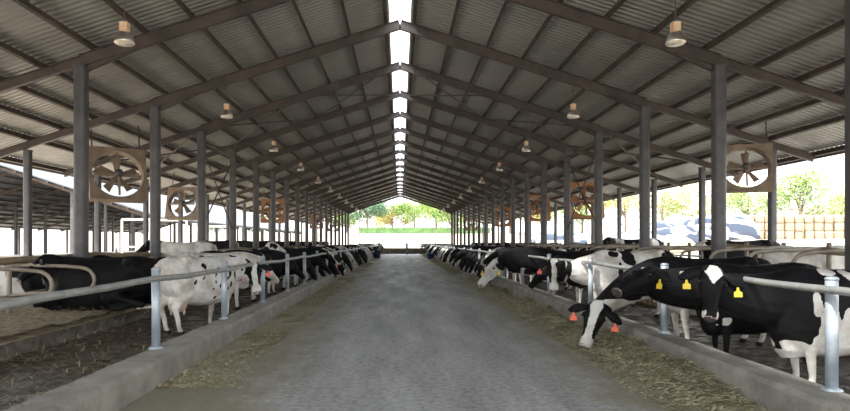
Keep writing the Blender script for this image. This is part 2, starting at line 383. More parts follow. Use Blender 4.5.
# columns
def column_mesh(h, w, d, r):
    me = MB(); me.box((-w / 2, -d / 2, 0), (w / 2, d / 2, h))
    o = me.build('column', M['column']); bv = o.modifiers.new('b', 'BEVEL'); bv.width = .03; bv.segments = 3
    return o
def make_column(x, h, w, name):
    root = empty(name, (x, 0, 0))
    b = MB().box((-w * .8, -w * .8, 0), (w * .8, w * .8, .03)).build('base_plate', M['column'], root)
    sh = MB(); n = 16; rr = w / 2
    pts = lambda z: [Vector((rr * (abs(cos(a)) ** .55) * (1 if cos(a) > 0 else -1), rr * (abs(sin(a)) ** .55) * (1 if sin(a) > 0 else -1), z)) for a in [2 * pi * (k + .5) / n for k in range(n)]]
    sh.rings([pts(.03), pts(h)]); sh.build('shaft', M['column'], root)
    MB().box((-w * .52, -w * .52, h), (w * .52, w * .52, h + .03)).build('cap_plate', M['column'], root)
    return root
for s, sn in ((-1, 'left'), (1, 'right')):
    inner = outer = None
    for k in range(-3, NB + 1):
        y = Z0 + k * BAY
        i = k
        if inner is None: c = inner = make_column(s * XC, roof_z(XC) - .42, .265, 'steel_column')
        else: c = copy_tree(inner)
        c.location = (s * XC, y, .10)
        c['category'] = 'column'; c['group'] = 'inner columns beside the %s cubicles' % sn
        if i < 0: c['label'] = 'tall grey steel inner column on the %s standing behind the viewpoint' % sn
        elif i < 12: c['label'] = 'tall grey steel inner column, %s from the front in the %s row beside the cubicles' % (ORD[i], sn)
        else: c['label'] = 'far inner steel column near the end of the %s row' % sn
        if outer is None: c = outer = make_column(s * XO, roof_z(XO) - .30, .2, 'steel_column')
        else: c = copy_tree(outer)
        c.location = (s * XO, y, 0.0)
        c['category'] = 'column'; c['group'] = 'outer columns under the %s eave' % sn
        if i < 1: c['label'] = 'slimmer steel outer column under the %s eave, ahead of all in view' % sn
        elif i < 9: c['label'] = 'slimmer steel outer column under the %s eave, %s in view' % (sn, ORD[i - 1])
        else: c['label'] = 'far slim outer column under the %s eave' % sn

# ------------------------------------------------------------------ feed rails and posts
def post_run(s, X, ys, hz, sn, rh, rr, offs):
    proto = None
    for i, y in enumerate(ys):
        if proto is None:
            root = empty('rail_post', (0, 0, 0))
            MB().tube([(0, 0, 0), (0, 0, hz - .30)], .053, 14).build('pipe', M['galv'], root, smooth=True)
            MB().lathe((0, 0, 0), [(.056, hz - .305), (.058, hz - .29), (.04, hz - .275), (.0, hz - .27)], 14).build('cap', M['galv'], root, smooth=True)
            MB().lathe((0, 0, 0), [(.09, 0), (.09, .012), (.06, .03)], 14).build('collar', M['galv'], root, smooth=True)
            proto = c = root
        else: c = copy_tree(proto)
        c.location = (X, y, .30)
        c['category'] = 'post'; c['group'] = 'galvanised posts of the %s feed rail' % sn
        c['label'] = ('pale blue galvanised post on the %s kerb, %s from the front' % (sn, ORD[i])) if i < 9 else 'distant galvanised post on the %s kerb' % sn
    pts = []
    y = ys[0] - 4.5
    while y < Y_END - 1:
        pts.append((X - s * offs, y, rh + .012 * sin(y * 1.1) + .008 * sin(y * 2.7))); y += .6
    o = MB().tube(pts, rr, 12).build('feed_rail', M['railp'], smooth=True)
    tag(o, 'long grey steel feed rail above the %s kerb' % sn, 'rail')
yl = [7.85 + 3.05 * i for i in range(24)]
yr = [5.63 + 3.56 * i for i in range(21)]
post_run(-1, -3.09, yl, 1.30, 'left', 1.18, .038, .075)
post_run(1, 3.92, yr, 1.31, 'right', 1.22, .036, .075)

# ------------------------------------------------------------------ cubicles
def cubicle(s):
    # upper arm comes forward from the upright, bends down and returns
    xo, xi, up = (7.32, 5.85, 0) if s < 0 else (8.0, 6.6, .30); x0 = s * xo
    pts = [(x0, 0, 1.12 + up), (s * (xi + .45), 0, 1.10 + up)]
    for k in range(9):
        a = pi / 2 - pi * k / 8; pts.append((s * (xi + .12) - s * .26 * cos(a), 0, .84 + up + .23 * sin(a)))
    pts += [(s * (xi + .6), 0, .60 + up), (x0, 0, .55 + up)]
    root = empty('cubicle_divider', (0, 0, 0))
    MB().tube(pts, .034, 8).build('loop', M['cubicle'], root, smooth=True)
    MB().tube([(x0, 0, .0), (x0, 0, 1.24 + up)], .045, 8).build('upright', M['cubicle'], root, smooth=True)
    return root
for s, sn, y0, n in ((-1, 'left', Z0 - 2.5 * BAY / 3 - 2 * BAY / 3 + BAY / 3, 18), (1, 'right', Z0 - 3.5 * BAY / 3, 18)):
    proto = None
    for i in range(n):
        if proto is None: proto = c = cubicle(s)
        else: c = copy_tree(proto)
        c.location = (R.uniform(-.02, .02), y0 + i * BAY / 3 + R.uniform(-.04, .04), .1)
        c.rotation_euler = (0, 0, R.uniform(-.012, .012))
        tag(c, ('bent pipe cubicle divider, %s from the front on the %s bed' % (ORD[i], sn)) if i < 8 else 'distant bent pipe cubicle divider on the %s bed' % sn, 'divider', 'cubicle dividers on the %s bed' % sn)
    def sag(y, h): return h + .03 * sin(y * .9) + .02 * sin(y * 2.3)
    xr = s * (7.30 if s < 0 else 7.9); hb = 1.31 if s < 0 else 1.50
    pts = [(xr, y0 - 3 + i * .7, sag(i * .7, hb)) for i in range(60)]
    o = MB().tube(pts, .065, 8).build('cubicle_rail', M['timber'], smooth=True); tag(o, 'brown weathered rail running in front of the %s columns above the beds' % sn, 'rail')
    pts = [(s * (7.36 if s < 0 else 8.0), y0 - 1 + i * .7, .62 + .02 * sin(i)) for i in range(54)]
    o = MB().tube(pts, .045, 8).build('neck_rail', M['cubicle'], smooth=True); tag(o, 'thin brown lower rail tying the %s cubicle uprights together' % sn, 'rail')
    for h in (.75, 1.15):
        o = MB().tube([(s * 10.5, y0 - 4, h), (s * 10.5, Y_END, h)], .035, 8).build('side_rail', M['railp'], smooth=True)
        tag(o, '%s steel side rail along the outer columns on the %s' % ('lower' if h < 1 else 'upper', sn), 'rail')

# ------------------------------------------------------------------ fans
def make_fan(mt):
    root = empty('ventilation_fan', (0, 0, 0)); S = .72; d = .16
    hs = MB(); n = 32   # square plate with a round hole, front and back plus rim
    for yy in (-d, d):
        sq = []; ci = []
        for k in range(n):
            a = 2 * pi * k / n; m_ = max(abs(cos(a)), abs(sin(a)))
            sq.append((S * cos(a) / m_, yy, S * sin(a) / m_)); ci.append((.64 * cos(a), yy * .9, .64 * sin(a)))
        o = len(hs.v); hs.v += sq + ci
        hs.f += [(o + k, o + (k + 1) % n, o + n + (k + 1) % n, o + n + k) for k in range(n)]
    hs.f += [(k, (k + 1) % n, 2 * n + (k + 1) % n, 2 * n + k) for k in range(n)]
    hs.f += [(n + k, n + (k + 1) % n, 3 * n + (k + 1) % n, 3 * n + k) for k in range(n)]
    hs.build('housing', mt, root)
    st = MB(); st.beam((-.58, -.16, -.06), (.58, -.16, -.06), .05, .06); st.beam((-.58, .12, .10), (.58, .12, .10), .04, .05); st.beam((0, -.16, -.6), (0, -.16, .58), .05, .05, (1, 0, 0)); st.build('motor_bracket', mt, root)
    MB().tube([(0, -.26, 0), (0, -.1, 0), (0, .04, 0)], [.10, .12, .12], 14).build('motor', M['motor'], root, smooth=True)
    for k in range(5):
        a = 2 * pi * k / 5 + .3; b = MB(); c, s_ = cos(a), sin(a)
        pt = lambda r, w, yy: (r * c - w * s_, yy, r * s_ + w * c)
        b.add([pt(.08, -.05, -.02), pt(.08, .05, .05), pt(.5, .12, .07), pt(.5, -.10, -.05), pt(.08, -.05, -.01), pt(.08, .05, .06), pt(.5, .12, .08), pt(.5, -.10, -.04)],
              [(0, 1, 2, 3), (7, 6, 5, 4), (0, 4, 5, 1), (1, 5, 6, 2), (2, 6, 7, 3), (3, 7, 4, 0)]); b.build('blade', mt, root)
    for sx in (-.6, .6): MB().tube([(sx, 0, S), (sx, 0, S + .75)], .02, 6).build('hanger', M['rod'], root)
    return root
fp = {'dustyfan': make_fan(M['dustyfan'])}
fp['rust'] = make_fan(M['rust'])
first = {'dustyfan': True, 'rust': True}
fans = [(-8.75, 19.2, 3.72, .62, 'dustyfan', 'large dusty brown box fan hanging between the first two columns on the left', 1.15),
        (-9.6, 27.5, 3.35, -.1, 'dustyfan', 'dusty box fan hanging second on the left beyond the second column', 1),
        (-8.6, 42.0, 3.75, .0, 'rust', 'rusty fan hanging third on the left among the columns', 1.1),
        (-8.6, 64.0, 3.75, 0, 'rust', 'rusty fan hanging fourth on the left far down the row', 1),
        (-8.6, 80.0, 3.75, 0, 'rust', 'rusty fan hanging last on the left at the barn end', 1),
        (9.25, 16.6, 3.62, -.35, 'dustyfan', 'large tan fan frame hanging beside the nearest right column', .88),
        (8.7, 29.3, 3.60, .1, 'rust', 'rusty orange fan hanging second on the right between columns', 1.2),
        (8.5, 38.5, 3.75, 0, 'rust', 'rusty orange fan hanging third on the right', 1.1),
        (8.5, 52.0, 3.75, 0, 'rust', 'rusty fan hanging fourth on the right', 1.1),
        (8.5, 74.0, 3.75, 0, 'rust', 'rusty fan hanging last on the right near the barn end', 1)]
for (x, y, z, rz, mt, lab, sc) in fans:
    c = fp[mt] if first[mt] else copy_tree(fp[mt]); first[mt] = False
    c.location = (x, y, z); c.rotation_euler = (-.22, 0, rz); c.scale = (sc, sc, sc); tag(c, lab, 'fan', 'ventilation fans hanging under the roof')

# ------------------------------------------------------------------ high bay lamps
def make_lamp():
    root = empty('bay_lamp', (0, 0, 0))
    MB().lathe((0, 0, 0), [(.20, 0), (.215, .01), (.205, .05), (.19, .12), (.15, .20), (.09, .26), (.07, .28)], 24).build('reflector', M['alu'], root, smooth=True)
    MB().lathe((0, 0, 0), [(.185, -.02), (.195, .005), (.19, .02)], 24).build('lens', M['lens'], root, smooth=True)
    MB().box((-.085, -.085, .28), (.085, .085, .46)).build('ballast_box', M['ballast'], root)
    MB().lathe((0, 0, 0), [(.10, .24), (.10, .275), (.06, .285)], 16).build('neck', M['ballast'], root, smooth=True)
    MB().tube([(0, 0, .46), (0, 0, 1.55)], .012, 6).build('cable', M['rod'], root)
    return root
proto = None
for s, sn in ((-1, 'left'), (1, 'right')):
    for i in range(11):
        y = 10.4 + i * 6.15
        if y > Y_END: continue
        if proto is None: c = proto = make_lamp()
        else: c = copy_tree(proto)
        c.location = (s * 4.62, y, H + 3.43 - .10); c.scale = (.76, .76, .76)
        tag(c, ('bell-shaped metal bay lamp under the %s roof slope, %s from the front' % (sn, ORD[i])) if i < 6 else 'tiny distant bay lamp under the %s roof slope' % sn, 'lamp', 'bay lamps under the %s roof slope' % sn)

# ------------------------------------------------------------------ silage and straw
def mound(x0, x1, y0, y1, hgt, seed, name, mt, lab, blades, blen, ymax, edge=.22, power=1):
    mb = MB(); st = .12; nx = int((x1 - x0) / st); ys = []; y = y0
    while y < y1: ys.append(y); y += .12 if y < 22 else .5
    def hh(x, y):
        u = (x - x0) / (x1 - x0); e = min(1, u / edge) * min(1, (1 - u) / .08 + .4)
        n1 = noise.fractal(Vector((x * 1.3, y * .5, seed)), .8, 2, 4); n2 = noise.noise(Vector((x * 5, y * 4, seed))) + .5 * noise.noise(Vector((x * 11, y * 9, seed)))
        return hgt * e * min(1, (y - y0) / 5 + .1) * (.58 + 1.5 * n1 + .75 * n2) - .028
    if x0 < 0: f = lambda x, y: hh(x1 + x0 - x, y)
    else: f = hh
    vs = [(x0 + (x1 - x0) * i / nx, y, f(x0 + (x1 - x0) * i / nx, y)) for y in ys for i in range(nx + 1)]
    n = nx + 1; mb.add(vs, [(j * n + i, j * n + i + 1, (j + 1) * n + i + 1, (j + 1) * n + i) for j in range(len(ys) - 1) for i in range(nx)])
    o = mb.build(name, mt, smooth=True); tag(o, lab, 'feed', kind='stuff')
    b = MB()
    for _ in range(blades):
        u = R.random() ** 2; y = y0 + (ymax - y0) * u
        uu = R.random() ** .6; x = x0 + (x1 - x0) * (uu if x0 > 0 else 1 - uu) + R.gauss(0, .1)
        if x0 > 0: x = min(x, x1 - .03)
        else: x = max(x, x0 + .03)
        z = max(0, f(min(max(x, x0), x1), y)) + .004
        a = R.uniform(0, 2 * pi); L = R.uniform(.4, 1) * blen; w = R.uniform(.0025, .006)
        d = Vector((cos(a), sin(a), R.uniform(-.05, .45))) * L; s_ = Vector((-sin(a), cos(a), 0)) * w; c = Vector((x, y, z))
        b.add([c - s_, c + s_, c + d * .6 + s_ + Vector((0, 0, .008)), c + d - s_ * .3], [(0, 1, 2, 3)])
    o2 = b.build('loose_stalks', M['hayblade'], o)
    return o
mound(2.55, 3.63, 3.0, Y_END - 2, .13, 2.2, 'silage', M['hay'], 'strip of chopped green-brown silage along the right kerb', 14000, .10, 22)
mound(-2.79, -1.9, 7.0, Y_END - 2, .055, 8.4, 'silage', M['hay'], 'thin strip of chopped silage along the left kerb', 5000, .07, 26)
b = MB()
for _ in range(11000):
    y = 6 + 22 * R.random() ** 1.6; inb = R.random() < .78; x = -9.5 + 3.85 * R.random() if inb else -5.5 + 2.2 * R.random() ** 1.5; a = R.uniform(0, 2 * pi); L = R.uniform(.05, .15); w = .0032
    if abs(x + 7) < .35: continue
    c = Vector((x, y, (.33 if inb else .02) + .06 * R.random() * (1 if inb else .3))); d = Vector((cos(a) * L, sin(a) * L, R.uniform(-.02, .07))); s_ = Vector((-sin(a), cos(a), 0)) * w
    b.add([c - s_, c + s_, c + d + s_, c + d - s_], [(0, 1, 2, 3)])
o = b.build('loose_straw', mat('loose_straw_stalk', (.42, .33, .19), (.62, .52, .34), 3, .9)); tag(o, 'loose straw scattered over the left bed', 'straw', kind='stuff')

# ------------------------------------------------------------------ cows
def sgn(a): return 1 if a >= 0 else -1
BODY = [(-1.05, 1.22, 1.02, .06), (-1.01, 1.31, .93, .15), (-.93, 1.37, .80, .22), (-.80, 1.405, .70, .255), (-.60, 1.425, .58, .285), (-.38, 1.40, .51, .33),
        (-.12, 1.385, .47, .37), (.15, 1.385, .46, .37), (.38, 1.405, .48, .325), (.54, 1.42, .50, .27), (.68, 1.38, .55, .22), (.80, 1.28, .66, .16), (.82, 1.2, .85, .08)]
HEAD = [(-.07, .0, -.09, .06), (-.04, .035, -.13, .10), (.0, .05, -.16, .118), (.08, .055, -.195, .132), (.17, .055, -.21, .134), (.25, .045, -.19, .108),
        (.34, .035, -.155, .086), (.42, .03, -.135, .078), (.49, .030, -.135, .086), (.54, .018, -.13, .088), (.575, -.005, -.115, .074), (.598, -.03, -.09, .05), (.606, -.05, -.07, .02)]
FL_FAR = dict()
def ring_yz(x, top, bot, w, n=18, e=.78):
    zc = (top + bot) / 2; h = (top - bot) / 2
    return [Vector((x, w * sgn(cos(a)) * abs(cos(a)) ** e, zc + h * sgn(sin(a)) * abs(sin(a)) ** e)) for a in [2 * pi * k / n for k in range(n)]]

def cow(label, loc, yaw, poll, muz, fdir, coat, vox=.02, sc=1.0, pose='stand', tags=None, group=None, tail='W', parts=True, hs=None, seed=0, place=True, stance=0.0, dip=0.0):
    root = empty('cow', loc, yaw, label=label, cat='cow', group=group)
    root.scale = (sc, sc, sc)
    Mi = (Matrix.Translation(loc) @ Matrix.Rotation(yaw, 4, 'Z') @ Matrix.Scale(sc, 4)).inverted()
    Ri = Matrix.Rotation(-yaw, 3, 'Z')
    if place: P = Mi @ Vector(poll); Q = Mi @ Vector(muz); f = (Ri @ Vector(fdir)).normalized()
    else: P = Vector(poll); Q = Vector(muz); f = Vector(fdir).normalized()
    D = (Q - P); L = D.length; D = D / L; k = hs or L / .60
    S = Vector((0, 0, 1)).cross(f).normalized(); S = (S - D * S.dot(D)).normalized(); U = D.cross(S).normalized()
    HP = lambda t, y, u: P + (D * t + S * y + U * u) * k
    mb = MB(); dz = -.50 if pose == 'lie' else 0
    dp = coat.get('deep', 0)
    mb.rings([[p + Vector((0, 0, dz)) for p in ring_yz(b[0], b[1], b[2] - dp * max(0, 1 - ((b[0] - .25) / 1.0) ** 2), b[3] * (1 + dp * .6))] for b in BODY])
    if dp: mb.ball((.60, 0, .66 - dp), (.20, .17, .24)); mb.ball((.42, 0, .62 - dp * .8), (.22, .22, .2))
    for y in (-.21, .21): mb.ball((-.60, y, 1.335 + dz), (.10, .085, .085)); mb.ball((-.98, y * .55, 1.22 + dz), (.07, .06, .07))
    for y in (-.17, .17): mb.ball((.46, y, 1.0 + dz), (.19, .13, .33)); mb.ball((-.72, y * 1.15, .98 + dz), (.25, .13, .32))
    # neck
    N0 = Vector((.48, 0, 1.06 + dz)); PE = HP(.03, 0, -.07)
    dist = (PE - N0).length; C1 = N0 + Vector((.38 * dist, 0, .10 * dist)); C2 = PE - (D * .35 + U * .10).normalized() * .22 * dist if D.z > -.8 else PE + Vector((-.20 * dist * 1, 0, 0)) * .5 - D * .10 * dist
    if dip: C1 = C1 - Vector((0, 0, dip)); C2 = PE + D * dip * .9 - U * .12
    rs = []; n = 14; prevs = Vector((0, 1, 0))
    for i in range(9):
        t = i / 8; a = 1 - t
        c = N0 * a ** 3 + C1 * 3 * a * a * t + C2 * 3 * a * t * t + PE * t ** 3
        T = ((C1 - N0) * 3 * a * a + (C2 - C1) * 6 * a * t + (PE - C2) * 3 * t * t).normalized()
        s_ = (Vector((0, 1, 0)) * a + S * t); s_ = (s_ - T * s_.dot(T)).normalized(); u_ = T.cross(s_)
        hh = .37 * (1 - t) ** 1.05 + .145 * k * (1 - (1 - t) ** 1.2); ww = .225 * (1 - t) + .10 * k * t
        rs.append([c + s_ * ww * cos(2 * pi * j / n) + u_ * hh * sin(2 * pi * j / n) for j in range(n)])
    mb.rings(rs)
    # head
    rs = []
    for (t, tp, bt, w) in HEAD:
        zc = (tp + bt) / 2; h = (tp - bt) / 2
        rs.append([HP(t, w * sgn(cos(a)) * abs(cos(a)) ** .8 * (1.0 if sin(a) > -.2 else .78), zc + h * sgn(sin(a)) * abs(sin(a)) ** .8) for a in [2 * pi * j / 16 for j in range(16)]])
    mb.rings(rs)
    for y in (-1, 1): mb.ball(HP(.15, y * .112, .018), .038 * k)      # brow
    # legs
    rj = random.Random(seed)
    def leg(pts, rad):
        # hoof lies flat on z = 0
        mb.tube(pts, rad, 10)
        for p, r in zip(pts[:-1], rad[:-1]): mb.ball(p, r * 1.0, 10, 6)
    if pose == 'stand':
        for y in (-1, 1):
            o = rj.uniform(-.10, .10) + stance * y
            leg([(.46, y * .17, .95), (.43, y * .175, .70), (.47 + o * .5, y * .165, .41), (.455 + o * .9, y * .16, .14), (.47 + o, y * .16, .075), (.50 + o, y * .16, .0)], [.13, .095, .056, .038, .045, .062])
            o = rj.uniform(-.12, .12) - stance * y
            leg([(-.72, y * .20, .98), (-.62, y * .215, .76), (-.90 + o * .4, y * .185, .50), (-.86 + o * .8, y * .18, .30), (-.84 + o * .95, y * .18, .13), (-.81 + o, y * .18, .075), (-.78 + o, y * .18, 0)], [.19, .15, .068, .046, .042, .047, .062])
    else:
        for y in (-1, 1):
            leg([(.48, y * .20, .40), (.60, y * .24, .20), (.92, y * .20, .10), (.70, y * .18, .055), (.52, y * .16, .05)], [.13, .10, .06, .05, .05])
            leg([(-.70, y * .24, .45), (-.35, y * .38, .24), (-.85, y * .36, .10), (-.55, y * .42, .06), (-.36, y * .44, .05)], [.19, .15, .07, .05, .05])
    # throat / brisket
    mb.ball((.66, 0, .64 + dz), (.15, .11, .17))
    if pose == 'stand': mb.ball((-.62, 0, .58), (.22, .15, .14))      # udder root
    me = mb.mesh('body_src', None); ob = bpy.data.objects.new('body_src', me); col.objects.link(ob)
    rm = ob.modifiers.new('r', 'REMESH'); rm.mode = 'VOXEL'; rm.voxel_size = vox; rm.adaptivity = 0
    smd = ob.modifiers.new('s', 'SMOOTH'); smd.factor = .5; smd.iterations = 6 if vox < .03 else 2
    dg = bpy.context.evaluated_depsgraph_get(); dg.update()
    me2 = bpy.data.meshes.new_from_object(ob.evaluated_get(dg)); bpy.data.objects.remove(ob); me2.name = 'cow_body'
    # ears joined on
    bm = bmesh.new(); bm.from_mesh(me2); earstart = len(bm.verts)
    em = MB(); tagpos = []
    for y in (-1, 1):
        rs = []; ax0 = (.02, .095, .0); 
        for i, (q, w_) in enumerate(((0, .03), (.05, .042), (.11, .062), (.17, .058), (.215, .035), (.24, .008))):
            c = HP(.05 + .28 * q, y * (.105 + q), -.005 - .30 * q * q / .24)
            ring = []
            for j in range(8):
                a = 2 * pi * j / 8
                ring.append(c + (D * .35 - U * .0 + Vector((0, 0, 0))) * 0 + (D * .95 + U * -.3).normalized() * w_ * k * sin(a) * 1.05 + (U * .95 + D * .3).normalized() * .014 * k * cos(a))
            rs.append(ring)
        em.rings(rs); tagpos.append(HP(.145, y * .262, -.055))
    vs = [bm.verts.new(v) for v in em.v]
    for fc in em.f:
        try: bm.faces.new([vs[i] for i in fc])
        except ValueError: pass
    bmesh.ops.recalc_face_normals(bm, faces=bm.faces); bm.to_mesh(me2); bm.free()
    # coat attributes
    c_at = me2.attributes.new('coat', 'FLOAT', 'POINT'); t_at = me2.attributes.new('tone', 'FLOAT', 'POINT')
    sd = coat.get('seed', 0) * 13.7; fr = coat.get('freq', 1.25); bias = coat.get('bias', 0.1); hm = coat.get('head', 'blaze'); bw = coat.get('bw', .045)
    leg_white = coat.get('legs', .55); blobs = coat.get('blobs', []); cs = []; ts = []; neckv = coat.get('neck', None); spots = coat.get('spots', 0)
    hmax = .60
    for vi, v in enumerate(me2.vertices):
        p = v.co; r_ = p - P; t = r_.dot(D) / k; yy = r_.dot(S) / k; uu = r_.dot(U) / k; tone = 0
        isear = vi >= earstart
        inhead = isear or (t > -.04 and abs(yy) < .18 and -.25 < uu < .10 and t < .64)
        if inhead:
            w = 1.0
            if hm == 'white': val = -1 + (1.6 if (abs(yy) > .07 and .08 < t < .26 and uu > -.1) else 0) * coat.get('eyepatch', 0)
            elif hm == 'black': val = 1
            elif hm == 'star':
                val = -1 if (uu > 0 and abs(yy) < .095 - abs(t - .05) * .62 + .015 * noise.noise(p * 14) and t < .19) else 1
                if t > .50 and (uu < -.045 or abs(yy) > .055): val = -1
                elif t > .47 and uu < -.08: val = -1
            elif hm == 'half':
                val = 1 if yy > .02 or t < .05 else -1
            else:
                lim = bw + .03 * max(0, 1 - abs(t - .02) / .12) + (.05 if t > .44 else 0)
                dd = lim - abs(yy) + .01 * noise.noise(p * 9); val = -1 if (dd > 0 and uu > -.05) or t > .5 else 1
            if isear: val = coat.get('ear', 1)
            if t > .565 and uu > -.10: tone = coat.get('nose', .5)
            cv = .5 + .5 * val
        else:
            n1 = noise.noise(Vector((p.x * fr + sd, p.y * fr * .8 + sd * .3, p.z * fr * .9))) + .35 * noise.noise(p * fr * 2.6 + Vector((sd, 0, sd)))
            val = bias + n1
            if neckv is not None and p.x > coat.get('neckx', .62): val = val * .0 + neckv
            if spots:
                q = noise.noise(p * 8.5 + Vector((sd, sd, 0))); val = max(val, (q - (.24 if -.15 < p.x < .5 and .75 < p.z < 1.22 else .42)) * 3 if p.x > -.75 and p.z > .6 + 0 * dz else -1)
            if p.z < leg_white + .06 * noise.noise(p * 3 + Vector((sd, 0, 0))) and coat.get('legcol', -1) is not None: 
                val = coat.get('legcol', -1)
            for (bx, by, bz, rx, ry, rz_, bv) in blobs:
                q = ((p.x - bx) / rx) ** 2 + (((p.y - by) / ry) ** 2 if by is not None else 0) + ((p.z - bz) / rz_) ** 2
                q += .8 * noise.noise(p * 4.0 + Vector((sd, bx, 0))) + .55 * noise.noise(p * 10 + Vector((sd, 0, bx)))
                if q < 1.3:
                    m_ = min(1, max(0, (1.3 - q) / .6)); val = val * (1 - m_) + bv * m_
            cv = .5 + .9 * val
            if pose == 'stand' and p.z < .075: tone = 1
        cs.append(max(0, min(1, cv))); ts.append(tone)
    c_at.data.foreach_set('value', cs); t_at.data.foreach_set('value', ts)
    me2.materials.clear(); me2.materials.append(M['coat']); me2.polygons.foreach_set('use_smooth', [True] * len(me2.polygons))
    body = bpy.data.objects.new('body', me2); col.objects.link(body); body.parent = root
    # tail
    mb = MB(); tz = 1.30 + dz
    if pose == 'stand': mb.tube([(-1.0, 0, tz - .03), (-1.06, 0, tz - .02), (-1.10, 0, tz - .12), (-1.11, .01, tz - .35), (-1.10, .02, tz - .6), (-1.11, .03, tz - .72), (-1.11, .03, tz - .86), (-1.10, .03, tz - .97)], [.035, .034, .03, .022, .018, .035, .04, .008], 8)
    else: mb.tube([(-1.0, 0, tz - .03), (-1.08, 0, tz - .06), (-1.14, .05, tz - .35), (-1.16, .10, tz - .6), (-1.0, .3, .06), (-.8, .42, .05)], [.035, .034, .025, .02, .03, .01], 8)
    mb.build('tail', M['tail' + tail], root, smooth=True)
    if not parts: return root
    if pose == 'stand':
        mb = MB(); mb.ball((-.62, 0, .53), (.19, .15, .14), 14, 9)
        for x in (-.70, -.54):
            for y in (-.07, .07): mb.tube([(x, y, .45), (x, y * 1.1, .36), (x, y * 1.1, .345)], [.028, .02, .008], 8)
        mb.build('udder', M['udder'], root, smooth=True)
    for y in (-1, 1):
        MB().ball(HP(.165, y * .134, .005), .022 * k, 10, 8).build('eye', M['eye'], root, smooth=True)
        MB().ball(HP(.583, y * .045, -.035), .016 * k, 8, 6).build('nostril', M['nostril'], root, smooth=True)
    if tags:
        for y, c in zip((0, 1), tags):
            if not c: continue
            tp = tagpos[y]; fw = Vector(f); fw = (fw + Vector((0, 0, .15))).normalized(); sd_ = Vector((0, 0, 1)).cross(fw).normalized(); dn = sd_.cross(fw) * -1
            dn = -fw.cross(sd_) if fw.cross(sd_).z > 0 else fw.cross(sd_)
            w = .042 * k; hgt = .105 * k; o_ = tp + fw * .03 * k
            out = [(-.25, 0), (.25, 0), (.35, .35), (1, .5), (1, 1.0), (-1, 1.0), (-1, .5), (-.35, .35)]
            fr_ = [o_ + sd_ * a * w + dn * b * hgt for a, b in out]; bk = [q - fw * .006 for q in fr_]
            g = MB(); m_ = len(out); g.add(fr_ + bk, [tuple(range(m_)), tuple(reversed(range(m_, 2 * m_)))] + [(i, (i + 1) % m_, (i + 1) % m_ + m_, i + m_) for i in range(m_)])
            et = g.build('ear_tag', M['tag' + c], root)
            et['label'] = 'orange ear tag' if c == 'O' else 'yellow ear tag'
    return root

fd = lambda x, y, z=0: Vector((x, y, z))
FR = 'cows feeding at the right rail'; FLG = 'cows feeding at the left rail'
# --- right row, nearest first
cow('black cow with white forehead star and two yellow ear tags facing the camera', (5.0, 7.05, 0), radians(181), W(713, 270, 6.85), W(711, 320, 6.6), fd(-.18, -1),
    dict(deep=.10, seed=1, bias=1.2, head='star', legs=.46, nose=.93, blobs=[(.26, None, .58, .22, 1, .20, -1), (.36, None, .82, .085, 1, .20, -1), (.47, None, 1.0, .05, 1, .13, -1), (.16, None, .85, .06, 1, .12, -1), (-.55, None, .50, .35, 1, .12, -1), (.62, 0, .52, .2, .3, .10, -1), (.28, None, 1.36, .09, 1, .04, -1), (.08, .2, 1.33, .06, .3, .07, -1), (-.55, None, 1.35, .42, 1, .04, -1)]),
    vox=.017, tags='YY', group=FR, seed=3, dip=.2, sc=.97)
cow('black cow stretching its head sideways over the kerb above a grazing head', (4.98, 8.75, 0), radians(184), W(652, 270, 8.45), W(601, 295, 8.1), fd(-1, -.32),
    dict(deep=.10, seed=2, bias=1.3, head='black', legs=-1, nose=.93, blobs=[(.55, 0, .58, .16, .3, .10, -1)]), vox=.018, tags=[None, 'Y'], group=FR, seed=5, hs=1.25, dip=.16, sc=.96)
cow('black cow with white blaze and orange ear tags grazing silage in the foreground', (4.95, 10.0, 0), radians(180), W(597, 306, 9.75), W(584, 349, 9.5), fd(-.35, -1),
    dict(seed=3, bias=.8, head='blaze', bw=.05, legs=.75, blobs=[(.75, None, .75, .3, 1, .2, -1)], nose=.93), vox=.018, tags='OO', group=FR, seed=8)
cow('mostly white cow with white-blazed face, black neck and orange ear tags', (4.85, 13.2, 0), radians(190), W(554, 261, 13.7), W(554, 291, 13.4), fd(-.15, -1),
    dict(deep=.10, seed=4, bias=-1.3, head='blaze', bw=.045, legs=.5, neck=1, neckx=1.12, blobs=[(.15, None, 1.28, .15, 1, .16, 1), (.35, None, 1.0, .05, 1, .18, 1), (.42, None, 1.33, .12, 1, .06, 1), (-.75, None, 1.30, .14, 1, .12, 1), (-.45, None, 1.0, .14, 1, .2, 1)]), vox=.019, tags='OO', group=FR, seed=12, dip=.22, sc=1.05)
cow('black cow with a pale white face and yellow ear tags grazing down the right row', (4.95, 18.0, 0), radians(164), W(494, 263, 20.3), W(478, 285, 19.9), fd(-1, -.5),
    dict(seed=7, bias=1.0, head='white', legs=.5, nose=.5), vox=.025, tags=['Y', 'Y'], group=FR, seed=19)
cow('black and white cow with a white topline behind the pale-faced grazer', (5.0, 21.4, 0), radians(176), W(497, 252, 22.2), W(481, 262, 21.9), fd(-1, -.4),
    dict(seed=8, bias=.35, head='half', legs=.5, blobs=[(.1, None, 1.44, .8, 1, .12, -1)]), vox=.03, tags=None, group=FR, seed=21)
